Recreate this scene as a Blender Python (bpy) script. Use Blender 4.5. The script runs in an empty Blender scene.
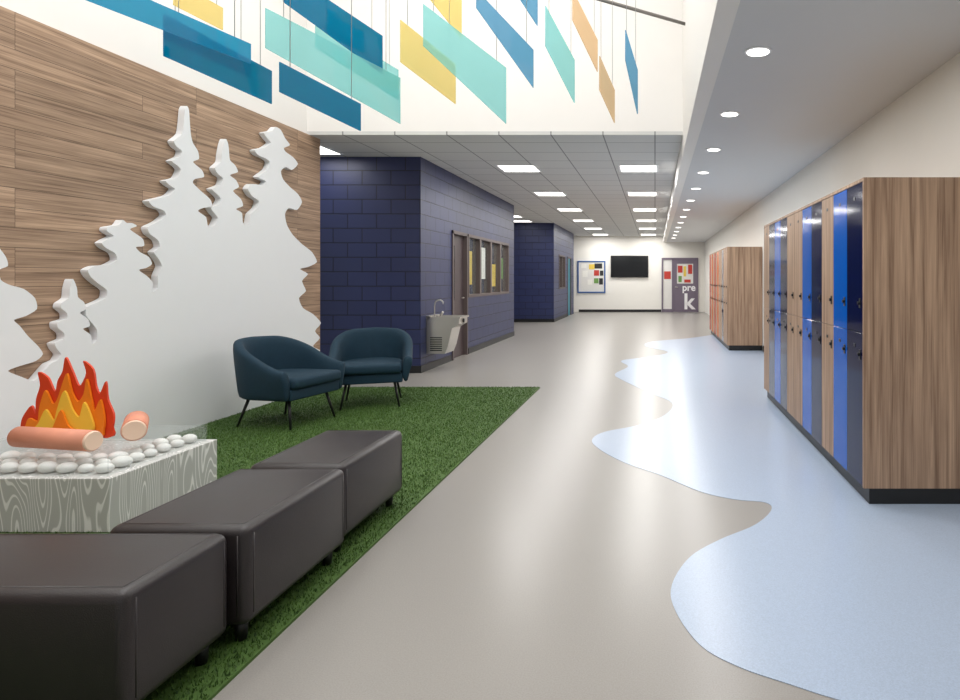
import bpy, bmesh, math, random
import numpy as np
from mathutils import Vector, Matrix
random.seed(7)
C = bpy.context.scene.collection
sc = bpy.context.scene
sc.view_settings.view_transform = 'Standard'
sc.view_settings.look = 'None'

def s2l(c):
    r = []
    for v in c[:3]:
        v = v/255.0
        r.append(v/12.92 if v <= 0.04045 else ((v+0.055)/1.055)**2.4)
    return (r[0], r[1], r[2], 1.0)

# ---------------- materials ----------------
def newmat(name):
    m = bpy.data.materials.new(name); m.use_nodes = True
    nt = m.node_tree; b = nt.nodes['Principled BSDF']
    return m, nt, b
def N(nt, t, **k):
    n = nt.nodes.new(t)
    for a, v in k.items(): setattr(n, a, v)
    return n
def plain(name, c, rough=0.5, metal=0.0, var=0.04, scale=6, bump=0.0, coat=0.0, spec=0.5, ior=1.5):
    m, nt, b = newmat(name)
    tc = N(nt, 'ShaderNodeTexCoord'); no = N(nt, 'ShaderNodeTexNoise')
    no.inputs['Scale'].default_value = scale; no.inputs['Detail'].default_value = 4
    nt.links.new(tc.outputs['Object'], no.inputs['Vector'])
    mx = N(nt, 'ShaderNodeMix', data_type='RGBA')
    l = s2l(c)
    mx.inputs[6].default_value = tuple(v*(1-var) for v in l[:3])+(1,)
    mx.inputs[7].default_value = tuple(min(1, v*(1+var)) for v in l[:3])+(1,)
    nt.links.new(no.outputs['Fac'], mx.inputs[0])
    nt.links.new(mx.outputs[2], b.inputs['Base Color'])
    b.inputs['Roughness'].default_value = rough
    b.inputs['Metallic'].default_value = metal
    b.inputs['Specular IOR Level'].default_value = spec
    b.inputs['IOR'].default_value = ior
    if coat: b.inputs['Coat Weight'].default_value = coat
    if bump:
        bp = N(nt, 'ShaderNodeBump'); bp.inputs['Strength'].default_value = bump; bp.inputs['Distance'].default_value = 0.003
        n2 = N(nt, 'ShaderNodeTexNoise'); n2.inputs['Scale'].default_value = 250
        nt.links.new(tc.outputs['Object'], n2.inputs['Vector'])
        nt.links.new(n2.outputs['Fac'], bp.inputs['Height']); nt.links.new(bp.outputs['Normal'], b.inputs['Normal'])
    return m
def emis(name, c, s):
    m, nt, b = newmat(name)
    b.inputs['Base Color'].default_value = s2l(c)
    b.inputs['Emission Color'].default_value = s2l(c)
    b.inputs['Emission Strength'].default_value = s
    return m
def wood(name, c1, c2, horiz=False, planks=False):
    m, nt, b = newmat(name)
    tc = N(nt, 'ShaderNodeTexCoord'); sp = N(nt, 'ShaderNodeSeparateXYZ')
    nt.links.new(tc.outputs['Object'], sp.inputs[0])
    ad = N(nt, 'ShaderNodeMath', operation='ADD')
    nt.links.new(sp.outputs[0], ad.inputs[0]); nt.links.new(sp.outputs[1], ad.inputs[1])
    cb = N(nt, 'ShaderNodeCombineXYZ')   # x = along grain, y = across
    if horiz:
        nt.links.new(ad.outputs[0], cb.inputs[0]); nt.links.new(sp.outputs[2], cb.inputs[1])
    else:
        nt.links.new(sp.outputs[2], cb.inputs[0]); nt.links.new(ad.outputs[0], cb.inputs[1])
    br = None
    vec = cb.outputs[0]
    if planks:
        br = N(nt, 'ShaderNodeTexBrick'); br.offset = 0.37; br.offset_frequency = 3
        br.inputs['Scale'].default_value = 1; br.inputs['Brick Width'].default_value = 1.6
        br.inputs['Row Height'].default_value = 0.125; br.inputs['Mortar Size'].default_value = 0.0015
        br.inputs['Mortar Smooth'].default_value = 0.1
        br.inputs['Color1'].default_value = (0, 0, 0, 1); br.inputs['Color2'].default_value = (1, 1, 1, 1)
        br.inputs['Mortar'].default_value = (0.5, 0.5, 0.5, 1)
        nt.links.new(vec, br.inputs['Vector'])
        off = N(nt, 'ShaderNodeVectorMath', operation='MULTIPLY_ADD')
        off.inputs[1].default_value = (7, 3, 5)
        nt.links.new(br.outputs['Color'], off.inputs[0]); nt.links.new(vec, off.inputs[2]); vec2 = off.outputs[0]
    else: vec2 = vec
    mp = N(nt, 'ShaderNodeMapping'); mp.inputs['Scale'].default_value = (0.7, 26, 1) if planks else (0.55, 17, 1)
    nt.links.new(vec2, mp.inputs['Vector'])
    n1 = N(nt, 'ShaderNodeTexNoise'); n1.inputs['Scale'].default_value = 1.6; n1.inputs['Detail'].default_value = 8
    n1.inputs['Roughness'].default_value = 0.6; n1.inputs['Distortion'].default_value = 0.35
    nt.links.new(mp.outputs[0], n1.inputs['Vector'])
    mp2 = N(nt, 'ShaderNodeMapping'); mp2.inputs['Scale'].default_value = (2.5, 160, 1)
    nt.links.new(vec2, mp2.inputs['Vector'])
    n2 = N(nt, 'ShaderNodeTexNoise'); n2.inputs['Scale'].default_value = 1; n2.inputs['Detail'].default_value = 3
    nt.links.new(mp2.outputs[0], n2.inputs['Vector'])
    mm = N(nt, 'ShaderNodeMath', operation='MULTIPLY_ADD'); mm.inputs[1].default_value = 0.4
    nt.links.new(n2.outputs['Fac'], mm.inputs[0]); nt.links.new(n1.outputs['Fac'], mm.inputs[2])
    cr = N(nt, 'ShaderNodeValToRGB')
    cr.color_ramp.elements[0].position = 0.48; cr.color_ramp.elements[0].color = s2l(c1)
    cr.color_ramp.elements[1].position = 0.9; cr.color_ramp.elements[1].color = s2l(c2)
    nt.links.new(mm.outputs[0], cr.inputs[0])
    out = cr.outputs[0]
    if planks:
        t = N(nt, 'ShaderNodeMapRange'); t.inputs['To Min'].default_value = 0.88; t.inputs['To Max'].default_value = 1.1
        nt.links.new(br.outputs['Color'], t.inputs['Value'])
        v = N(nt, 'ShaderNodeVectorMath', operation='SCALE')
        nt.links.new(out, v.inputs[0]); nt.links.new(t.outputs[0], v.inputs['Scale'])
        mx = N(nt, 'ShaderNodeMix', data_type='RGBA'); mx.inputs[7].default_value = s2l([c*0.6 for c in c1])
        nt.links.new(br.outputs['Fac'], mx.inputs[0]); nt.links.new(v.outputs[0], mx.inputs[6]); out = mx.outputs[2]
    nt.links.new(out, b.inputs['Base Color'])
    b.inputs['Roughness'].default_value = 0.55
    return m
def bricky(name, c, mort, w, h, msize, offset, axes, rough, bump=0.4, var=0.06):
    m, nt, b = newmat(name)
    tc = N(nt, 'ShaderNodeTexCoord'); sp = N(nt, 'ShaderNodeSeparateXYZ')
    nt.links.new(tc.outputs['Object'], sp.inputs[0])
    cb = N(nt, 'ShaderNodeCombineXYZ')
    if axes == 'wall':
        ad = N(nt, 'ShaderNodeMath', operation='ADD')
        nt.links.new(sp.outputs[0], ad.inputs[0]); nt.links.new(sp.outputs[1], ad.inputs[1])
        nt.links.new(ad.outputs[0], cb.inputs[0]); nt.links.new(sp.outputs[2], cb.inputs[1])
    else:
        nt.links.new(sp.outputs[0], cb.inputs[0]); nt.links.new(sp.outputs[1], cb.inputs[1])
    br = N(nt, 'ShaderNodeTexBrick'); br.offset = offset
    br.inputs['Scale'].default_value = 1; br.inputs['Brick Width'].default_value = w
    br.inputs['Row Height'].default_value = h; br.inputs['Mortar Size'].default_value = msize
    br.inputs['Mortar Smooth'].default_value = 0.3
    l = s2l(c)
    br.inputs['Color1'].default_value = tuple(v*(1-var) for v in l[:3])+(1,)
    br.inputs['Color2'].default_value = tuple(v*(1+var) for v in l[:3])+(1,)
    br.inputs['Mortar'].default_value = s2l(mort)
    nt.links.new(cb.outputs[0], br.inputs['Vector'])
    nt.links.new(br.outputs['Color'], b.inputs['Base Color'])
    b.inputs['Roughness'].default_value = rough
    bp = N(nt, 'ShaderNodeBump'); bp.inputs['Strength'].default_value = bump; bp.inputs['Distance'].default_value = 0.008; bp.invert = True
    nt.links.new(br.outputs['Fac'], bp.inputs['Height']); nt.links.new(bp.outputs['Normal'], b.inputs['Normal'])
    return m
def floorish(name, c, rough):
    m, nt, b = newmat(name)
    tc = N(nt, 'ShaderNodeTexCoord')
    n1 = N(nt, 'ShaderNodeTexNoise'); n1.inputs['Scale'].default_value = 190; n1.inputs['Detail'].default_value = 2
    nt.links.new(tc.outputs['Object'], n1.inputs['Vector'])
    cr = N(nt, 'ShaderNodeValToRGB'); l = s2l(c)
    cr.color_ramp.elements[0].position = 0.3; cr.color_ramp.elements[0].color = tuple(v*0.91 for v in l[:3])+(1,)
    cr.color_ramp.elements[1].position = 0.7; cr.color_ramp.elements[1].color = tuple(min(1, v*1.09) for v in l[:3])+(1,)
    nt.links.new(n1.outputs['Fac'], cr.inputs[0]); nt.links.new(cr.outputs[0], b.inputs['Base Color'])
    b.inputs['Roughness'].default_value = rough
    b.inputs['Specular IOR Level'].default_value = 0.5
    return m
def contour(name):
    m, nt, b = newmat(name)
    tc = N(nt, 'ShaderNodeTexCoord'); mp = N(nt, 'ShaderNodeMapping'); mp.inputs['Scale'].default_value = (6, 6, 1.0)
    nt.links.new(tc.outputs['Object'], mp.inputs['Vector'])
    n1 = N(nt, 'ShaderNodeTexNoise'); n1.inputs['Scale'].default_value = 1.1; n1.inputs['Detail'].default_value = 1
    nt.links.new(mp.outputs[0], n1.inputs['Vector'])
    mu = N(nt, 'ShaderNodeMath', operation='MULTIPLY'); mu.inputs[1].default_value = 22
    nt.links.new(n1.outputs['Fac'], mu.inputs[0])
    fr = N(nt, 'ShaderNodeMath', operation='FRACT'); nt.links.new(mu.outputs[0], fr.inputs[0])
    cr = N(nt, 'ShaderNodeValToRGB'); e = cr.color_ramp.elements
    lt = (190, 190, 187); dk = (238, 237, 235)
    e[0].position = 0.0; e[0].color = s2l(lt); e[1].position = 1; e[1].color = s2l(lt)
    for p, c in ((0.66, lt), (0.74, dk), (0.9, dk), (0.97, lt)):
        x = e.new(p); x.color = s2l(c)
    nt.links.new(fr.outputs[0], cr.inputs[0]); nt.links.new(cr.outputs[0], b.inputs['Base Color'])
    b.inputs['Roughness'].default_value = 0.5
    return m
def acrylic(name, c, alpha):
    m = bpy.data.materials.new(name); m.use_nodes = True; nt = m.node_tree
    nt.nodes.clear()
    o = N(nt, 'ShaderNodeOutputMaterial'); tr = N(nt, 'ShaderNodeBsdfTransparent'); di = N(nt, 'ShaderNodeBsdfTranslucent')
    d2 = N(nt, 'ShaderNodeBsdfDiffuse'); gl = N(nt, 'ShaderNodeBsdfGlossy'); gl.inputs['Roughness'].default_value = 0.05
    l = s2l(c)
    tr.inputs['Color'].default_value = tuple(v**0.42 for v in l[:3])+(1,); di.inputs['Color'].default_value = l; d2.inputs['Color'].default_value = l
    a = N(nt, 'ShaderNodeMixShader'); a.inputs[0].default_value = 0.5
    nt.links.new(di.outputs[0], a.inputs[1]); nt.links.new(d2.outputs[0], a.inputs[2])
    bm_ = N(nt, 'ShaderNodeMixShader'); bm_.inputs[0].default_value = alpha
    nt.links.new(tr.outputs[0], bm_.inputs[1]); nt.links.new(a.outputs[0], bm_.inputs[2])
    c_ = N(nt, 'ShaderNodeMixShader'); c_.inputs[0].default_value = 0.04
    nt.links.new(bm_.outputs[0], c_.inputs[1]); nt.links.new(gl.outputs[0], c_.inputs[2])
    nt.links.new(c_.outputs[0], o.inputs[0])
    return m

M = dict(
    white=plain('white_paint', (243, 240, 236), 0.7, var=0.01),
    cream=plain('cream_paint', (238, 235, 228), 0.7, var=0.015),
    panelwhite=plain('white_satin_panel', (242, 243, 245), 0.45, var=0.01),
    soffit=plain('soffit_paint', (216, 217, 219), 0.8, var=0.01),
    woodwall=wood('plank_wood', (118, 91, 70), (198, 166, 138), horiz=True, planks=True),
    lockwood=wood('walnut_laminate', (118, 89, 68), (196, 164, 136)),
    navyblock=bricky('navy_painted_block', (38, 46, 86), (16, 20, 44), 0.4, 0.2, 0.007, 0.5, 'wall', 0.45, bump=.8),
    tile=bricky('ceiling_tile', (216, 216, 214), (140, 140, 140), 0.61, 0.61, 0.009, 0.0, 'xy', 0.85, bump=0.2, var=0.02),
    floor=floorish('grey_vinyl', (148, 144, 139), 0.30),
    inlay=floorish('pale_blue_vinyl', (168, 183, 204), 0.28),
    black=plain('black_base', (18, 18, 20), 0.45),
    leather=plain('charcoal_leather', (44, 39, 40), 0.38, bump=0.25, var=0.08, scale=14),
    teal=plain('teal_fabric', (8, 46, 64), 0.8, bump=0.4, var=0.15, scale=30),
    blue=plain('gloss_blue_laminate', (0, 88, 184), 0.12, spec=0.5, ior=1.16),
    navy=plain('gloss_navy_laminate', (9, 18, 58), 0.10, spec=0.5, ior=1.18),
    red=plain('gloss_red_laminate', (170, 52, 38), 0.25, ior=1.12),
    orange=plain('gloss_orange_laminate', (196, 100, 48), 0.25, ior=1.12),
    locker_in=plain('locker_carcass', (60, 56, 54), 0.6),
    steel=plain('stainless_steel', (200, 196, 190), 0.3, metal=0.85),
    darksteel=plain('dark_steel', (40, 40, 42), 0.35, metal=0.6),
    taupe=plain('taupe_metal_frame', (92, 80, 78), 0.5),
    taupedoor=plain('taupe_door', (74, 62, 64), 0.5),
    grain=contour('drawn_woodgrain'),
    pebble=plain('white_pebble', (246, 245, 243), 0.5, var=0.03),
    logb=plain('peach_log', (230, 154, 126), 0.6, var=0.08, scale=12),
    loge=plain('pale_log_end', (246, 214, 190), 0.6),
    fr=plain('flame_red', (222, 66, 28), 0.4), fo=plain('flame_orange', (248, 136, 28), 0.4),
    fy=plain('flame_yellow', (255, 206, 70), 0.4),
    purple=plain('purple_door', (112, 100, 116), 0.45),
    tealdoor=plain('teal_door', (40, 140, 160), 0.45),
    screen=plain('tv_screen', (12, 12, 14), 0.12),
    bframe=plain('board_frame', (30, 84, 150), 0.4),
    bback=plain('board_face', (226, 224, 220), 0.7),
    textw=plain('white_vinyl', (240, 238, 240), 0.5),
    lamp=emis('lamp_diffuser', (255, 252, 245), 4.0),
    rodgrey=plain('grey_steel_rod', (130, 126, 122), 0.5, metal=0.3),
    wire=plain('wire', (170, 170, 170), 0.4, metal=0.2),
    clear=acrylic('clear_acrylic', (250, 253, 253), 0.04),
    glass=acrylic('window_glass', (235, 240, 240), 0.04),
    yellowp=plain('yellow_paper', (226, 196, 84), 0.7), redp=plain('red_paper', (190, 60, 50), 0.7),
    whitep=plain('white_paper', (240, 238, 232), 0.7), blackp=plain('black_paper', (40, 40, 40), 0.7),
    greenp=plain('green_paper', (110, 150, 80), 0.7), dark=plain('dark_void', (30, 28, 30), 0.8),
)

# ---------------- mesh helpers ----------------
def link(o, parent=None, **p):
    C.objects.link(o)
    if parent: o.parent = parent
    for k, v in p.items(): o[k] = v
    return o
def from_bm(name, bm, mat, parent=None, smooth=False, **p):
    bmesh.ops.recalc_face_normals(bm, faces=bm.faces)
    me = bpy.data.meshes.new(name); bm.to_mesh(me); bm.free()
    me.materials.append(mat)
    if smooth:
        for f in me.polygons: f.use_smooth = True
    return link(bpy.data.objects.new(name, me), parent, **p)
def addbox(bm, lo, hi, bevel=0, seg=2):
    g = bmesh.ops.create_cube(bm, size=1)
    vs = g['verts']
    for v in vs:
        v.co = Vector([(lo[i]+hi[i])/2 + v.co[i]*(hi[i]-lo[i]) for i in range(3)])
    if bevel:
        es = list({e for v in vs for e in v.link_edges})
        bmesh.ops.bevel(bm, geom=es, offset=bevel, segments=seg, profile=0.5, affect='EDGES')
def box(name, lo, hi, mat, parent=None, bevel=0, seg=2, smooth=False, **p):
    bm = bmesh.new(); addbox(bm, lo, hi, bevel, seg)
    return from_bm(name, bm, mat, parent, smooth, **p)
def boxes(name, lst, mat, parent=None, **p):
    bm = bmesh.new()
    for lo, hi in lst: addbox(bm, lo, hi)
    return from_bm(name, bm, mat, parent, **p)
def tube(bm, a, b, r1, r2=None, seg=12):
    a = Vector(a); b = Vector(b); r2 = r1 if r2 is None else r2
    d = b-a
    mtx = Matrix.Translation((a+b)/2) @ d.to_track_quat('Z', 'Y').to_matrix().to_4x4()
    bmesh.ops.create_cone(bm, cap_ends=True, segments=seg, radius1=r1, radius2=r2, depth=d.length, matrix=mtx)
def rod(name, a, b, r1, mat, parent=None, r2=None, seg=12, **p):
    bm = bmesh.new(); tube(bm, a, b, r1, r2, seg)
    o = from_bm(name, bm, mat, parent, False, **p)
    for f in o.data.polygons: f.use_smooth = len(f.vertices) == 4
    return o
def empty(name, loc, rotz=0, **p):
    e = bpy.data.objects.new(name, None); e.empty_display_size = 0.1
    e.location = loc; e.rotation_euler = (0, 0, rotz)
    return link(e, None, **p)
def catmull(pts, n=4, closed=False, ten=1.0):
    out = []; L = len(pts)
    rng = range(L if closed else L-1)
    for i in rng:
        g = (lambda k: pts[k % L]) if closed else (lambda k: pts[max(0, min(L-1, k))])
        p0, p1, p2, p3 = [Vector(g(i+k)) for k in (-1, 0, 1, 2)]
        m1 = (p2-p0)*.5*ten; m2 = (p3-p1)*.5*ten
        for j in range(n):
            t = j/n
            out.append((2*t**3-3*t*t+1)*p1+(t**3-2*t*t+t)*m1+(-2*t**3+3*t*t)*p2+(t**3-t*t)*m2)
    if not closed: out.append(Vector(pts[-1]))
    return out
def slab(name, pts3, ext, mat, parent=None, **p):
    bm = bmesh.new()
    vs = [bm.verts.new(q) for q in pts3]
    f = bm.faces.new(vs)
    r = bmesh.ops.extrude_face_region(bm, geom=[f])
    nv = [g for g in r['geom'] if isinstance(g, bmesh.types.BMVert)]
    bmesh.ops.translate(bm, verts=nv, vec=ext)
    bmesh.ops.triangulate(bm, faces=[f for f in bm.faces if len(f.verts) > 4])
    return from_bm(name, bm, mat, parent, **p)
S = dict(kind='structure')

# ---------------- room ----------------
XW, XR, XE = -4.05, 1.95, 0.325      # left wall, right wall, soffit edge
ZT, ZS, ZA = 2.99, 2.75, 5.8
YB, YC = 25.2, 7.5
box('floor', (-9, -3, -0.1), (XR+0.1, YB+0.1, 0), M['floor'], **S)
box('wall_left', (XW-0.2, -3, 0), (XW, 7.74, ZT), M['woodwall'], **S)
box('wall_left_upper', (XW-0.25, -3, ZT), (XW-0.03, YC, ZA), M['white'], **S)
box('wall_bulkhead', (XW-0.03, YC, ZT+0.04), (XE, YC+0.15, ZA), M['white'], **S)
box('wall_soffit', (XE, -3, ZS), (XE+0.12, YB, ZA), M['white'], **S)
box('wall_right', (XR, -3, 0), (XR+0.1, YB, ZS), M['cream'], **S)
box('wall_back', (-9, YB, 0), (XR+0.1, YB+0.1, ZT+0.1), M['cream'], **S)
box('ceiling', (-9, YC, ZT), (XE, YB, ZT+0.04), M['tile'], **S)
box('ceiling_soffit', (XE+0.12, -3, ZS), (XR+0.1, YB, ZS+0.08), M['soffit'], **S)
box('ceiling_atrium', (XW-0.25, -3, ZA), (XE+0.12, YC+0.15, ZA+0.1), M['white'], **S)
box('baseboard_right', (XR-0.015, 7.1, 0), (XR, 11.5, 0.1), M['black'], **S)
box('baseboard_back', (-3.0, YB-0.015, 0), (0.25, YB, 0.1), M['black'], **S)

# block 1
X1 = -3.24; Y1a, Y1b = 8.85, 14.7
dA, dB = 10.2, 11.03; wA, wB = 11.08, 14.15
boxes('wall_navy_block', [
    ((-9, Y1a, 0), (X1-0.2, Y1a+0.2, ZT)),
    ((X1-0.2, Y1a, 0), (X1, dA, ZT)),
    ((X1-0.2, dA, 2.08), (X1, wB, ZT)),
    ((X1-0.2, dB, 0), (X1, wA, 2.08)),
    ((X1-0.2, wA, 0), (X1, wB, 0.98)),
    ((X1-0.2, wB, 0), (X1, Y1b, ZT)),
    ((-9, Y1b-0.2, 0), (X1-0.2, Y1b, ZT))], M['navyblock'], **S)
box('wall_classroom', (-6.2, Y1a+0.2, 0), (-6.1, Y1b-0.2, ZT), M['cream'], **S)
boxes('baseboard_navy', [((-4.2, Y1a-0.012, 0), (X1+0.012, Y1a, 0.1)), ((X1, Y1a, 0), (X1+0.012, dA-0.05, 0.1)),
                         ((X1, dB+0.06, 0), (X1+0.012, Y1b, 0.1))], M['black'], **S)
# door 1
d = box('door_1', (X1-0.1, dA+0.05, 0.005), (X1-0.05, dB-0.05, 2.03), M['taupedoor'], **S)
boxes('frame', [((X1-0.12, dA, 0), (X1+0.02, dA+0.05, 2.08)), ((X1-0.12, dB-0.05, 0), (X1+0.02, dB, 2.08)),
                ((X1-0.12, dA, 2.03), (X1+0.02, dB, 2.08))], M['taupe'], d)
box('door_glass', (X1-0.052, dA+0.14, 0.95), (X1-0.045, dA+0.3, 1.85), M['screen'], d)
rod('handle', (X1-0.03, dB-0.18, 0.98), (X1-0.03, dB-0.08, 0.98), 0.012, M['steel'], d)
# windows in block 1
ws = (wB-wA)/4
for i in range(4):
    a = wA+i*ws; b_ = a+ws; t = 0.05
    w = boxes('window_%d' % (i+1), [((X1-0.12, a, 0.98), (X1+0.015, a+t, 2.08)), ((X1-0.12, b_-t, 0.98), (X1+0.015, b_, 2.08)),
              ((X1-0.12, a+t, 0.98), (X1+0.015, b_-t, 0.98+t)), ((X1-0.12, a+t, 2.08-t), (X1+0.015, b_-t, 2.08))], M['taupe'], **S)
    box('glass', (X1-0.06, a+t, 0.98+t), (X1-0.055, b_-t, 2.08-t), M['glass'], w)
# papers inside the classroom windows
for i, (yy, z0, z1, mk) in enumerate([(11.3, 1.2, 1.8, 'yellowp'), (12.2, 1.3, 1.9, 'whitep'), (13.0, 1.15, 1.6, 'yellowp'), (13.65, 1.3, 1.75, 'greenp')]):
    box('paper_poster', (X1-0.075, yy, z0), (X1-0.07, yy+0.28, z1), M[mk], category='poster',
        label='%s paper poster taped inside classroom window' % mk[:-1], group='posters in classroom windows')
# block 2
X2 = -3.05; Y2a, Y2b = 19.3, 24.0
boxes('wall_navy_block_far', [((-9, Y2a, 0), (X2-0.2, Y2a+0.2, ZT)), ((X2-0.2, Y2a, 0), (X2, 20.3, ZT)),
    ((X2-0.2, 20.3, 0), (X2, 21.7, 0.98)), ((X2-0.2, 20.3, 2.08), (X2, 23.2, ZT)), ((X2-0.2, 21.7, 0), (X2, 22.3, 2.08)),
    ((X2-0.2, 23.2, 0), (X2, Y2b, ZT)), ((-9, Y2b-0.2, 0), (X2-0.2, Y2b, ZT))], M['navyblock'], **S)
w = boxes('window_5', [((X2-0.12, 20.3, 0.98), (X2+0.015, 20.36, 2.08)), ((X2-0.12, 21.64, 0.98), (X2+0.015, 21.7, 2.08)), ((X2-0.12, 20.97, 0.98), (X2+0.015, 21.03, 2.08)),
    ((X2-0.12, 20.3, 0.98), (X2+0.015, 21.7, 1.03)), ((X2-0.12, 20.3, 2.03), (X2+0.015, 21.7, 2.08))], M['taupe'], **S)
box('glass', (X2-0.06, 20.36, 1.03), (X2-0.055, 21.64, 2.03), M['glass'], w)
d = box('door_2', (X2-0.1, 22.35, 0.005), (X2-0.03, 23.15, 2.03), M['tealdoor'], **S)
boxes('frame', [((X2-0.12, 22.3, 0), (X2+0.02, 22.35, 2.08)), ((X2-0.12, 23.15, 0), (X2+0.02, 23.2, 2.08)), ((X2-0.12, 22.3, 2.03), (X2+0.02, 23.2, 2.08))], M['taupe'], d)
box('wall_classroom_far', (-5.2, Y2a+0.2, 0), (-5.1, Y2b-0.2, ZT), M['cream'], **S)
boxes('baseboard_navy_far', [((-9, Y2a-0.012, 0), (X2+0.012, Y2a, 0.1)), ((X2, Y2a, 0), (X2+0.012, 22.25, 0.1))], M['black'], **S)
box('wall_side_corridor', (-9.1, YC, 0), (-9, YB, ZT), M['cream'], **S)

# back doors
fy = YB-0.06
d = boxes('door_3', [((0.72, fy-0.01, 0.01), (0.86, fy+0.04, 2.06)), ((1.5, fy-0.01, 0.01), (1.64, fy+0.04, 2.06)),
     ((0.86, fy-0.01, 0.01), (1.5, fy+0.04, 1.12)), ((0.86, fy-0.01, 1.9), (1.5, fy+0.04, 2.06))], M['purple'], **S)
boxes('frame', [((0.26, fy-0.03, 0), (0.32, YB, 2.13)), ((0.66, fy-0.03, 0), (0.72, YB, 2.13)), ((1.64, fy-0.03, 0), (1.7, YB, 2.13)),
     ((0.32, fy-0.03, 2.06), (1.64, YB, 2.13)), ((0.32, fy-0.03, 0), (0.66, YB, 0.12))], M['purple'], d)
box('door_glass', (0.86, fy+0.01, 1.12), (1.5, fy+0.02, 1.9), M['bback'], d)
box('sidelight_glass', (0.32, fy+0.01, 0.12), (0.66, fy+0.02, 2.06), M['bback'], d)
for (x0, z0, x1, z1, mk) in [(0.9, 1.55, 1.08, 1.82, 'redp'), (1.12, 1.4, 1.22, 1.8, 'yellowp'), (1.3, 1.5, 1.46, 1.86, 'redp'), (0.92, 1.18, 1.05, 1.42, 'greenp'), (1.15, 1.16, 1.4, 1.28, 'redp'), (0.36, 1.3, 0.62, 1.6, 'redp')]:
    box('paper_drawing', (x0, fy-0.0, z0), (x1, fy+0.008, z1), M[mk], category='drawing', label='%s paper drawing taped on the glass of a classroom door' % mk[:-1], group='drawings on door glass')
rod('handle', (0.78, fy-0.05, 0.98), (0.9, fy-0.05, 0.98), 0.02, M['steel'], d)
def text(body, size, loc, mat, parent, rot=(math.pi/2, 0, 0)):
    cu = bpy.data.curves.new('lettering', 'FONT'); cu.body = body; cu.size = size; cu.extrude = 0.003; cu.offset = 0.012*size/0.5
    cu.align_x = 'CENTER'
    o = bpy.data.objects.new('tmp', cu); C.objects.link(o)
    bpy.context.view_layer.update()
    me = bpy.data.meshes.new_from_object(o.evaluated_get(bpy.context.evaluated_depsgraph_get()))
    bpy.data.objects.remove(o)
    me.materials.clear(); me.materials.append(mat)
    t = bpy.data.objects.new('lettering', me); t.location = loc; t.rotation_euler = rot
    return link(t, parent)
text('pre', 0.38, (1.33, fy-0.015, 0.84), M['textw'], d)
text('k', 0.86, (1.33, fy-0.015, 0.13), M['textw'], d)

# tv
e = empty('television', (-1.0, YB-.003, 1.79), category='television', label='wide black flat screen television mounted on cream wall')
box('bezel', (-0.74, -0.07, -0.43), (0.74, 0, 0.43), M['black'], e, bevel=0.01)
box('screen', (-0.71, -0.075, -0.4), (0.71, -0.068, 0.4), M['screen'], e)
# board
e = empty('bulletin_board', (-2.5, YB-.002, 1.38), category='bulletin board', label='blue framed white bulletin board hung on cream wall')
boxes('board_frame', [((-0.55, -0.04, -0.63), (-0.5, 0, 0.63)), ((0.5, -0.04, -0.63), (0.55, 0, 0.63)), ((-0.5, -0.04, 0.58), (0.5, 0, 0.63)), ((-0.5, -0.04, -0.63), (0.5, 0, -0.58))], M['bframe'], e)
box('board_face', (-0.5, -0.02, -0.58), (0.5, -0.001, 0.58), M['bback'], e)
for (x, z, ww, hh, mk) in [(-0.4, 0.35, .2, .15, 'whitep'), (-0.35, 0.0, .2, .25, 'whitep'), (-0.1, .3, .22, .2, 'yellowp'), (0.12, .33, .3, .2, 'blackp'), (0.1, .05, .2, .22, 'redp'), (0.33, .05, .14, .2, 'blackp'), (0.1, -.25, .18, .2, 'greenp'), (0.3, -.3, .15, .25, 'blackp'), (-0.15, -.3, .18, .2, 'whitep')]:
    box('pinned_paper', (-2.5+x, YB-0.03, 1.38+z), (-2.5+x+ww, YB-0.0235, 1.38+z+hh), M[mk], category='paper', label='%s sheet of paper pinned on bulletin board' % mk[:-1], group='papers on the bulletin board')

# ---------------- floor inlay ----------------
edge = [(.556, 1.98), (.432, 2.05), (.284, 2.14), (.160, 2.27), (.079, 2.51), (.072, 2.72), (.164, 2.99), (.324, 3.19), (.528, 3.38), (.655, 3.60),
        (.638, 3.72), (.47, 3.77), (.275, 3.91), (.033, 4.24), (-.212, 4.52), (-.418, 4.87), (-.509, 5.17), (-.425, 5.44), (-.134, 5.70), (.096, 6.12),
        (.178, 6.71), (-.057, 7.30), (-.425, 8.24), (-.547, 8.76), (-.40, 9.5), (-.53, 10.2), (-.083, 10.7), (.23, 11.4), (-.19, 12.4), (-.05, 13.3), (.70, 14.0), (1.15, 14.6)]
sm = catmull([(1.0, 1.8, 0), (.75, 1.9, 0)]+[(a, b_, 0) for a, b_ in edge], 5)
pts = [Vector((XR, 1.2, 0)), Vector((1.3, 1.5, 0))]+sm+[Vector((1.6, 15.3, 0)), Vector((XR, 15.5, 0))]
slab('floor_inlay', [(p.x, p.y, 0.0005) for p in pts], (0, 0, 0.002), M['inlay'], **S)

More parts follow.
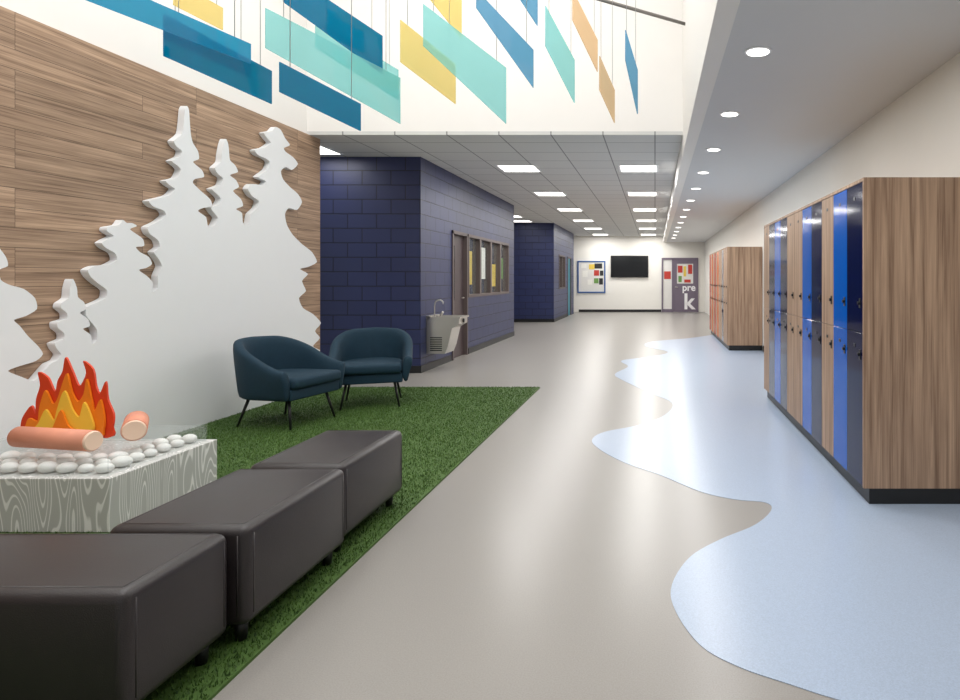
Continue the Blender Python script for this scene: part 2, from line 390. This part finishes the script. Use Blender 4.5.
# ---------------- turf ----------------
TX0, TX1, TY0, TY1 = XW, -1.37, 0.6, 7.63
bm = bmesh.new(); addbox(bm, (TX0, TY0, 0), (TX1, TY1, 0.012)); me = bpy.data.meshes.new('t'); bm.to_mesh(me); bm.free()
bv = [tuple(v.co) for v in me.vertices]; bf = [tuple(p.vertices) for p in me.polygons]
nb = 170000; rs = np.random.RandomState(3)
px = rs.uniform(TX0+0.02, TX1-0.004, nb); py = TY0+(TY1-TY0)*rs.uniform(0, 1, nb)**1.25
an = rs.uniform(0, 2*np.pi, nb); hh = rs.uniform(.008, .018, nb); wd = .0028; ln = rs.uniform(0, .012, nb); a2 = rs.uniform(0, 2*np.pi, nb)
V = np.zeros((nb, 3, 3))
V[:, 0] = np.stack([px-wd*np.cos(an), py-wd*np.sin(an), np.full(nb, .011)], 1)
V[:, 1] = np.stack([px+wd*np.cos(an), py+wd*np.sin(an), np.full(nb, .011)], 1)
V[:, 2] = np.stack([np.clip(px+ln*np.cos(a2), TX0+.01, TX1), np.minimum(py+ln*np.sin(a2), TY1), .011+hh], 1)
verts = bv+[tuple(v) for v in V.reshape(-1, 3)]
faces = bf+[(8+3*i, 9+3*i, 10+3*i) for i in range(nb)]
me = bpy.data.meshes.new('artificial_turf'); me.from_pydata(verts, [], faces)
m, nt, b = newmat('turf_green')
gi = N(nt, 'ShaderNodeNewGeometry'); cr = N(nt, 'ShaderNodeValToRGB')
cr.color_ramp.elements[0].color = s2l((36, 64, 20)); cr.color_ramp.elements[1].color = s2l((82, 114, 44))
nt.links.new(gi.outputs['Random Per Island'], cr.inputs[0]); nt.links.new(cr.outputs[0], b.inputs['Base Color'])
b.inputs['Roughness'].default_value = 0.7
me.materials.append(m)
link(bpy.data.objects.new('artificial_turf', me), None, kind='stuff', category='artificial grass', label='green artificial turf carpet laid over vinyl floor beside wood wall')

# ---------------- tree silhouette panel ----------------
XP = -3.99
def wallpt(u, v):   # traced outline converted to metres on the wall plane
    Y = -XP*640/(655-u); return (XP, Y, 1.3-(v-279)*Y/640)
sil = [(320,350),(313,346),(320,338),(315,331),(321,323),(313,314),(303,308),(299,298),(306,291),(302,281),(308,274),(300,269),(308,267),(317,262),(312,252),(302,244),(293,235),(287,225),(285,214),(289,208),(297,210),(302,202),(298,194),(290,187),(283,179),(281,171),(286,167),(292,170),(298,164),(293,157),(286,152),(284,148),(290,145),(285,138),(281,130),(276,127),(272,131),(264,133),(268,139),(271,143),(264,148),(255,150),(258,155),(265,158),(270,162),(267,170),(258,177),(266,181),(263,185),(252,184),(248,189),(252,196),(259,201),(257,208),(251,214),(249,224),
(243,223),(242,213),(236,209),(243,206),(241,199),(233,191),(239,187),(236,180),(230,175),(238,172),(235,165),(230,160),(229,150),(228,143),(226,139),(224,144),(222,154),(221,162),(215,168),(218,174),(223,178),(221,185),(212,189),(217,194),(221,199),(218,205),(211,208),(215,214),(218,218),(214,226),
(208,226),(206,217),(198,211),(203,208),(212,206),(210,199),(201,191),(193,183),(195,179),(204,177),(202,170),(193,162),(199,159),(198,151),(193,143),(191,135),(190,124),(189,110),(187,106),(185,110),(184,122),(182,134),(174,141),(177,147),(182,151),(180,157),(172,161),(178,166),(181,170),(177,178),(166,181),(171,186),(175,189),(170,195),(160,198),(149,201),(154,207),(163,210),(166,215),(158,222),(148,227),(150,234),(158,240),(160,247),(154,252),(158,258),(162,266),(158,276),(158,288),
(152,292),(153,283),(147,276),(139,270),(146,268),(152,264),(149,257),(140,252),(136,247),(144,246),(143,239),(135,233),(130,229),(137,226),(132,223),(127,223),(123,220),(119,225),(108,227),(107,231),(114,236),(108,239),(102,243),(106,248),(115,253),(117,260),(108,265),(96,266),(88,270),(91,277),(99,284),(107,290),(106,298),(96,303),(87,307),(86,315),(92,323),(97,330),(97,340),
(92,344),(91,335),(83,329),(90,326),(88,319),(80,313),(86,309),(84,302),(78,297),(77,288),(73,279),(70,289),(69,298),(62,303),(61,308),(67,313),(67,319),(58,322),(58,328),(64,333),(64,339),(55,343),(57,349),(61,354),(58,360),(50,364),(42,373),(34,381),
(22,377),(8,371),(20,366),(36,361),(43,354),(38,346),(28,336),(20,326),(14,320),(26,316),(37,309),(35,298),(24,289),(10,285),(1,280),(-1,270),(8,266),(6,257),(-2,246),(-9,236),(-10,225),(-16,238),(-40,270),(-60,330)]
sp = catmull([wallpt(*q) for q in sil], 3, ten=.7)
sp = [Vector((XP, 7.66, 0.013))]+[Vector((XP, min(q.y, 7.68), q.z)) for q in sp]+[Vector((XP, 3.57, 0.013))]
slab('tree_silhouette_panel', sp, (-0.055, 0, 0), M['panelwhite'], category='wall panel',
     label='thick white cutout panel of fir tree silhouettes against wood plank wall')

# ---------------- benches ----------------
def bench(loc, rot, w, l, lab):
    e = empty('bench', (loc[0], loc[1], 0.012), rot, category='bench', label=lab, group='charcoal leather benches')
    z0, z1 = 0.07, 0.422
    box('seat', (-w/2, -l/2, z0), (w/2, l/2, z1), M['leather'], e, bevel=0.035, seg=5, smooth=True)
    bm = bmesh.new(); t = .0035; zz = z1-.002
    i = 0.036
    P = [(-w/2+i, -l/2+i), (w/2-i, -l/2+i), (w/2-i, l/2-i), (-w/2+i, l/2-i)]
    for k in range(4):
        a, b_ = P[k], P[(k+1) % 4]
        tube(bm, (a[0], a[1], zz), (b_[0], b_[1], zz), t, seg=6)
    for (x, y, dx, dy) in [(w/2, -l/2+i, 1, 0), (w/2, l/2-i, 1, 0), (w/2-i, -l/2, 0, -1), (-w/2+i, -l/2, 0, -1)]:
        tube(bm, (x-dx*.0015, y-dy*.0015, z0+.04), (x-dx*.0015, y-dy*.0015, z1-.03), t, seg=6)
    from_bm('piping', bm, M['leather'], e, True)
    for sx in (-1, 1):
        for sy in (-1, 1):
            rod('leg', (sx*(w/2-.06), sy*(l/2-.06), 0), (sx*(w/2-.06), sy*(l/2-.06), z0+.01), .018, M['black'], e, r2=.024)
bench((-1.675, 3.335), 0, 0.45, 0.72, 'low charcoal leather upholstered bench at end of row on turf')
bench((-1.67, 2.59), 0, 0.50, 0.72, 'low charcoal leather bench in middle of row on turf')
bench((-1.92, 1.985), math.pi/2, 0.44, 0.92, 'charcoal leather bench turned across the end of row')

# ---------------- fire pit ----------------
fx0, fx1, fy0, fy1 = -3.78, -2.77, 3.25, 4.05
e = empty('fire_pit_table', ((fx0+fx1)/2, (fy0+fy1)/2, 0.012), category='table', label='low white box table with drawn woodgrain and clear cover')
hx, hy = (fx1-fx0)/2, (fy1-fy0)/2
box('base', (-hx, -hy, 0), (hx, hy, 0.275), M['grain'], e, bevel=0.004)
cx, cy, ct = hx-.04, hy-.035, .008
boxes('acrylic_cover', [((-cx, -cy, .275), (cx, -cy+ct, .365)), ((-cx, cy-ct, .275), (cx, cy, .365)), ((-cx, -cy+ct, .275), (-cx+ct, cy-ct, .365)),
      ((cx-ct, -cy+ct, .275), (cx, cy-ct, .365)), ((-cx, -cy, .365), (cx, cy, .375))], M['clear'], e)
ox, oy = (fx0+fx1)/2, (fy0+fy1)/2
pm = None
for i in range(9):
    for j in range(7):
        X = -cx+.065+i*(2*cx-.13)/8; Y = -cy+.06+j*(2*cy-.12)/6
        if not (i > 6 or j < 3): continue
        s = random.uniform(.72, 1.0)
        if pm is None:
            bm = bmesh.new(); bmesh.ops.create_icosphere(bm, subdivisions=3, radius=1)
            pb = from_bm('pebble', bm, M['pebble'], None, True); o = pb; pm = 1
        else:
            o = pb.copy(); C.objects.link(o)
        o['category'] = 'pebble'; o['label'] = 'smooth white pebble under clear cover of fire pit table'; o['group'] = 'white pebbles in fire pit table'
        o.scale = (.050*s, .042*s, .030*s); o.rotation_euler = (0, 0, random.uniform(-.4, .4))
        o.location = (ox+X+random.uniform(-.003, .003), oy+Y+random.uniform(-.003, .003), .288+.030*s)
ztop = 0.012+.375
def log(a, b_, r, lab):
    a = Vector(a); b_ = Vector(b_)
    e = empty('log', ((a+b_)/2), category='log', label=lab, group='peach play logs')
    e.location.z = a.z-r
    o = e.location
    rod('bark', a-o, b_-o, r, M['logb'], e, seg=24)
    d = (b_-a).normalized()
    rod('log_end', b_-o-d*.004, b_-o+d*.012, r*.98, M['loge'], e, r2=r*.85, seg=24, label='pale cream cut log end')
    rod('log_end', a-o+d*.004, a-o-d*.012, r*.98, M['loge'], e, r2=r*.85, seg=24, label='pale cream cut log end')
log((-3.46, 3.48, ztop+.056), (-2.98, 3.39, ztop+.056), .055, 'peach coloured play log lying below cutout flames')
log((-3.11, 3.84, ztop+.062), (-2.93, 3.60, ztop+.062), .06, 'peach play log with pale end pointing outward')
log((-3.62, 3.87, ztop+.051), (-3.34, 3.90, ztop+.051), .048, 'peach play log behind cutout flames')
# flames
FS = 1/178.0
def fl(name, pts, y, mat, par):
    q = catmull([((u-65)*FS, y, max(.001, (432-v)*FS*.95)) for u, v in pts], 4, True, .85)
    q = [Vector((p.x, p.y, max(.001, p.z))) for p in q]
    slab(name, q, (0, .012, 0), mat, par)
e = empty('flame_cutout', (-3.37, 3.64, ztop), category='flame', label='layered red, orange and yellow cutout campfire flame among logs')
fl('red_layer', [(22,432),(17,424),(19,410),(28,397),(32,406),(33,390),(37,375),(35,361),(45,367),(52,382),(55,370),(60,360),(63,345),(70,360),(77,376),(84,362),(81,349),(91,358),(94,376),(98,384),(104,371),(106,390),(112,406),(111,420),(106,432)], .03, M['fr'], e)
fl('orange_layer', [(30,432),(24,424),(28,410),(37,413),(39,398),(45,380),(52,394),(57,390),(62,374),(67,362),(72,382),(78,392),(84,384),(87,368),(92,390),(95,402),(101,390),(105,410),(104,422),(97,432)], .014, M['fo'], e)
fl('yellow_layer', [(44,432),(34,424),(41,414),(48,400),(56,412),(60,398),(67,380),(75,400),(82,408),(87,392),(95,411),(96,422),(86,432)], -.002, M['fy'], e)
fl('side_layer', [(58,432),(51,426),(58,418),(66,400),(73,416),(82,424),(76,432)], -.018, M['fo'], e)

# ---------------- tub chairs ----------------
def chair(loc, rot, lab):
    e = empty('armchair', (loc[0], loc[1], 0.012), rot, category='armchair', label=lab, group='teal tub armchairs')
    bm = bmesh.new(); rows = []
    R = .33; n = 34; La = .33; Lc = math.pi/2*R; tot = La+Lc
    for k in range(-n, n+1):
        t = abs(k)/n; sg = 1 if k >= 0 else -1; s = t*tot
        if s < Lc:
            a = s/R; px_, py_ = -.06-R*math.cos(a), R*math.sin(a); nx, ny = -math.cos(a), math.sin(a)
        else:
            px_, py_ = -.06+(s-Lc), R; nx, ny = 0, 1
        py_ *= sg; ny *= sg
        q = max(0, (t-.22)/.78); hgt = .765-.225*(q*q*(3-2*q)) - .03*t
        zb = .25
        th = .036
        prof = [(-.02, zb), (th*.6, zb), (th*.9, zb+.1), (th+.012, (zb+hgt)/2), (th+.03, hgt-.05), (th+.02, hgt-.008), (.02, hgt), (-th*.5+.01, hgt-.01), (-th+.008, hgt-.06), (-th, (zb+hgt)/2), (-th, zb+.08)]
        rows.append([bm.verts.new((px_+nx*d_, py_+ny*d_, z)) for d_, z in prof])
    for r0, r1 in zip(rows, rows[1:]):
        for i in range(len(r0)):
            j = (i+1) % len(r0); bm.faces.new((r0[i], r0[j], r1[j], r1[i]))
    bm.faces.new(rows[0]); bm.faces.new(list(reversed(rows[-1])))
    o = from_bm('backrest', bm, M['teal'], e, True)
    sd = o.modifiers.new('s', 'SUBSURF'); sd.levels = 1; sd.render_levels = 1
    def D(name, z0, z1, r, fx, bev):
        bm = bmesh.new()
        pl = [(fx, -r), (fx, r)]+[(-.06-r*math.sin(a), r*math.cos(a)) for a in [math.pi*i/20 for i in range(21)]]
        vs = [bm.verts.new((x, y, z0)) for x, y in pl]; f = bm.faces.new(vs)
        g = bmesh.ops.extrude_face_region(bm, geom=[f]); bmesh.ops.translate(bm, verts=[v for v in g['geom'] if isinstance(v, bmesh.types.BMVert)], vec=(0, 0, z1-z0))
        es = [e_ for e_ in bm.edges if abs(e_.verts[0].co.z-e_.verts[1].co.z) < .001 or e_.verts[0].co.x > fx-.01 and e_.verts[1].co.x > fx-.01]
        bmesh.ops.bevel(bm, geom=es, offset=bev, segments=4, profile=.5, affect='EDGES')
        from_bm(name, bm, M['teal'], e, True)
    D('seat_base', .25, .345, .30, .27, .015)
    D('seat_cushion', .345, .445, .295, .305, .035)
    for sx, sy in ((1, 1), (1, -1), (-1, 1), (-1, -1)):
        rod('leg', (sx*.27-.03, sy*.27, 0), (sx*.2-.02, sy*.22, .26), .009, M['black'], e, r2=.014)
    for q in (((-.22, -.23, .235), (.18, -.21, .252)), ((-.22, .21, .235), (.18, .23, .252))):
        box('leg_rail', q[0], q[1], M['black'], e)
chair((-3.28, 5.76), math.radians(-12), 'dark teal tub armchair with black splayed legs turned sideways')
chair((-2.91, 6.58), math.radians(-70), 'dark teal tub armchair with black legs facing benches')

# ---------------- lockers ----------------
def lockers(x0, x1, y0, n, cw, H, cols, lab, grp, locks=True):
    L = n*cw
    e = empty('locker_bank', ((x0+x1)/2, y0+L/2, 0), category='lockers', label=lab, group=grp)
    hx = (x1-x0)/2; hy = L/2
    box('plinth', (-hx+.035, -hy+.01, 0.003), (hx, hy-.01, .095), M['black'], e)
    box('carcass', (-hx+.024, -hy+.02, .095), (hx, hy-.02, H-.02), M['locker_in'], e)
    box('end_panel', (-hx, -hy, .095), (hx, -hy+.02, H), M['lockwood'], e, label='walnut laminate end panel')
    box('end_panel', (-hx, hy-.02, .095), (hx, hy, H), M['lockwood'], e, label='walnut laminate end panel')
    box('top_panel', (-hx, -hy+.02, H-.02), (hx, hy-.02, H), M['lockwood'], e)
    sy = (L-.04)/n; zs = .985
    for i in range(n):
        a = -hy+.02+i*sy
        for (z0, z1, zl) in ((.1, zs-.002, .86), (zs+.002, H-.024, 1.16)):
            dr = box('locker_door', (-hx, a+.0015, z0), (-hx+.02, a+sy-.0015, z1), M[cols[i]], e, bevel=.0012, seg=1, label={'lockwood': 'walnut laminate', 'blue': 'glossy blue', 'navy': 'glossy navy', 'red': 'glossy red', 'orange': 'glossy orange'}[cols[i]]+' locker door')
            if locks:
                bm = bmesh.new(); tube(bm, (-hx+.001, a+.045, zl), (-hx-.016, a+.045, zl), .012, .010, 14)
                addbox(bm, (-hx-.004, a+.031, zl-.03), (-hx+.001, a+.059, zl+.026))
                from_bm('lock', bm, M['darksteel'], dr)
                box('number_plate', (-hx-.002, a+sy/2-.018, z1-.09), (-hx+.0005, a+sy/2+.018, z1-.07), M['darksteel'], dr)
lockers(1.2, XR-.004, 3.68, 11, .306, 1.885, ['navy', 'blue', 'lockwood', 'navy', 'blue', 'lockwood', 'lockwood', 'navy', 'blue', 'navy', 'lockwood'],
        'tall two tier lockers with blue, navy and walnut doors', 'locker banks along the corridor')
lockers(1.31, XR-.004, 11.6, 12, .315, 1.885, ['lockwood', 'lockwood', 'navy', 'lockwood', 'lockwood', 'orange', 'lockwood', 'red', 'lockwood', 'orange', 'lockwood', 'red'],
        'two tier walnut locker bank with red and orange doors further on', 'locker banks along the corridor')

# ---------------- drinking fountain ----------------
e = empty('drinking_fountain', (X1+.002, 9.27, 0.24), category='drinking fountain', label='stainless steel wall mounted drinking fountain with gooseneck on navy wall')
bm = bmesh.new()
prof = [(0, 0), (.26, 0), (.3, .1), (.36, .36), (.46, .42), (.46, .5), (0, .5)]
va = [bm.verts.new((x, -.2, z)) for x, z in prof]; vb = [bm.verts.new((x, .2, z)) for x, z in prof]
bm.faces.new(va); bm.faces.new(list(reversed(vb)))
for i in range(len(prof)):
    j = (i+1) % len(prof); bm.faces.new((va[i], va[j], vb[j], vb[i]))
from_bm('body', bm, M['steel'], e)
boxes('basin_rim', [((.02, -.22, .5), (.48, -.19, .525)), ((.02, .19, .5), (.48, .22, .525)), ((.45, -.19, .5), (.48, .19, .525)), ((.0, -.22, .5), (.05, .22, .54))], M['steel'], e)
boxes('vent_grille', [((.05, -.203, .04+i*.03), (.22, -.199, .055+i*.03)) for i in range(7)], M['darksteel'], e)
cu = catmull([(.08, -.1, .5), (.08, -.1, .68), (.1, -.1, .74), (.16, -.1, .76), (.2, -.1, .73), (.2, -.1, .7)], 4)
bm = bmesh.new()
for a, b_ in zip(cu, cu[1:]): tube(bm, a, b_, .009, seg=8)
from_bm('spout', bm, M['steel'], e)
rod('bubbler', (.1, .1, .52), (.14, .08, .58), .018, M['steel'], e)
rod('push_button', (.46, 0, .46), (.475, 0, .46), .03, M['darksteel'], e)

# ---------------- lights ----------------
def area(loc, sx, sy, P, col=(1, .985, .96), rot=(0, 0, 0)):
    l = bpy.data.lights.new('lamp', 'AREA'); l.shape = 'RECTANGLE'; l.size = sx; l.size_y = sy; l.energy = P; l.color = col
    o = bpy.data.objects.new('lamp_light', l); o.location = loc; o.rotation_euler = rot
    C.objects.link(o); return o
def troffer(x, y, P):
    e = empty('ceiling_light', (x, y, ZT), category='ceiling light', label='square recessed light panel set in tiled ceiling', group='light panels in tiled ceiling')
    boxes('light_frame', [((-.3, -.3, -.012), (.3, -.27, 0)), ((-.3, .27, -.012), (.3, .3, 0)), ((-.3, -.27, -.012), (-.27, .27, 0)), ((.27, -.27, -.012), (.3, .27, 0))], M['panelwhite'], e)
    box('diffuser', (-.27, -.27, -.008), (.27, .27, -.001), M['lamp'], e)
    if P: area((x, y, ZT-.03), .5, .5, P)
for i in range(6):
    y = 9.76+i*2.9
    if y > 24.9: break
    for x in (-2.07, -.25): troffer(x, y, 30)
troffer(-4.5, 8.35, 7)
troffer(-3.9, 17.2, 18); troffer(-3.9, 18.6, 0)
for i in range(14):
    y = 2.53+i*1.54
    e = empty('downlight', (.655, y, ZS), category='ceiling light', label='round recessed downlight in smooth white soffit', group='downlights in soffit')
    rod('trim_ring', (0, 0, -.008), (0, 0, 0), .085, M['panelwhite'], e, r2=.09, seg=28)
    rod('lens', (0, 0, -.011), (0, 0, -.006), .07, M['lamp'], e, seg=28)
    area((.655, y, ZS-.03), .15, .15, 11)
area((-1.9, 3.0, 5.6), 4.0, 7.5, 285, (1, .995, .99))
area((-4.8, 12, 2.8), 1.5, 4, 60, (1, .93, .8))
area((-4.1, 21.5, 2.8), 1, 3, 20, (1, .93, .8))

# ---------------- hanging acrylic panels ----------------
cols = {'ocean': ((0, 140, 182), .55), 'aqua': ((165, 230, 230), .35), 'yellow': ((252, 232, 155), .45), 'sky': ((50, 172, 212), .45),
        'orange': ((245, 216, 176), .45), 'green': ((110, 160, 90), .7), 'steelblue': ((115, 180, 216), .4)}
AM = {k: acrylic('acrylic_'+k, *v) for k, v in cols.items()}
def P3(u, v, Y): return Vector(((u-655)/640*Y, Y, 1.3-(v-279)/640*Y))
panels = [
 ('ocean', 163, 14, 56, 271, 71, 104, 3.8, 4.7), ('sky', 85, -28, 0, 250, 44, 64, 3.1, 4.1), ('yellow', 173, -20, 5, 222, 8, 30, 4.3, 4.8),
 ('ocean', 163, 20, 38, 250, 60, 78, 4.3, 5.1),
 ('aqua', 265, 8, 48, 400, 78, 124, 4.5, 5.3), ('ocean', 279, 62, 92, 360, 104, 131, 3.7, 4.3), ('ocean', 283, -30, 2, 382, 36, 74, 4.7, 5.6),
 ('aqua', 315, 20, 48, 398, 70, 100, 5.5, 6.4),
 ('yellow', 400, 20, 62, 455, 64, 104, 4.9, 5.7), ('aqua', 423, 4, 46, 506, 68, 124, 4.7, 5.0), ('yellow', 430, -40, 0, 461, -12, 38, 5.4, 6.0),
 ('steelblue', 476, -10, 8, 533, 50, 88, 4.8, 5.2), ('aqua', 545, 6, 46, 574, 60, 103, 5.0, 5.8), ('orange', 572, -10, 20, 597, 40, 72, 5.5, 6.1),
 ('orange', 599, 56, 90, 614, 90, 123, 5.2, 5.8), ('steelblue', 625, 30, 60, 637, 70, 114, 5.2, 5.6), ('steelblue', 520, -30, 0, 537, -8, 26, 5.6, 6.0)]
for (c, u1, a1, b1, u2, a2_, b2, Ya, Yb) in panels:
    A = P3(u1, b1, Ya); B = P3(u2, b2, Yb); Ct = P3(u2, a2_, Yb); Dt = P3(u1, a1, Ya)
    base = (A+B)/2
    e = empty('hanging_panel', base, category='hanging panel', label='translucent %s acrylic panel hung on thin wires from ceiling' % c, group='coloured acrylic ceiling panels')
    nrm = (B-A).cross(Dt-A).normalized()*.008
    slab('sheet', [q-base for q in (A, B, Ct, Dt)], nrm, AM[c], e)
    for t in (.12, .88):
        q = Dt.lerp(Ct, t)-base; 
        rod('wire', q, (q.x, q.y, ZA-base.z), .0022, M['wire'], e, seg=6)
# steel rods across the atrium
for k, (a, b_) in enumerate([(P3(560, -12, 6.2), (XE, 6.9, 4.05)), ((-1.6, 5.2, 4.9), (XE, 6.9, 4.6)), ((XW, 6.9, 4.62), (XE, 6.9, 4.62))]):
    rod('trim_%d' % (k+1), a, b_, .018, M['rodgrey'], **S)

# ---------------- world + camera ----------------
w = bpy.data.worlds.new('w'); sc.world = w; w.use_nodes = True
w.node_tree.nodes['Background'].inputs[0].default_value = (.95, .98, 1, 1)
w.node_tree.nodes['Background'].inputs[1].default_value = 0.55
cam = bpy.data.cameras.new('camera'); co = bpy.data.objects.new('camera', cam); C.objects.link(co)
co.location = (0, 0, 1.3); co.rotation_euler = (math.pi/2, 0, 0)
cam.lens = 24; cam.sensor_width = 36; cam.shift_x = -(655-480)/960; cam.shift_y = -(350-279)/960
cam.clip_start = .05
sc.camera = co
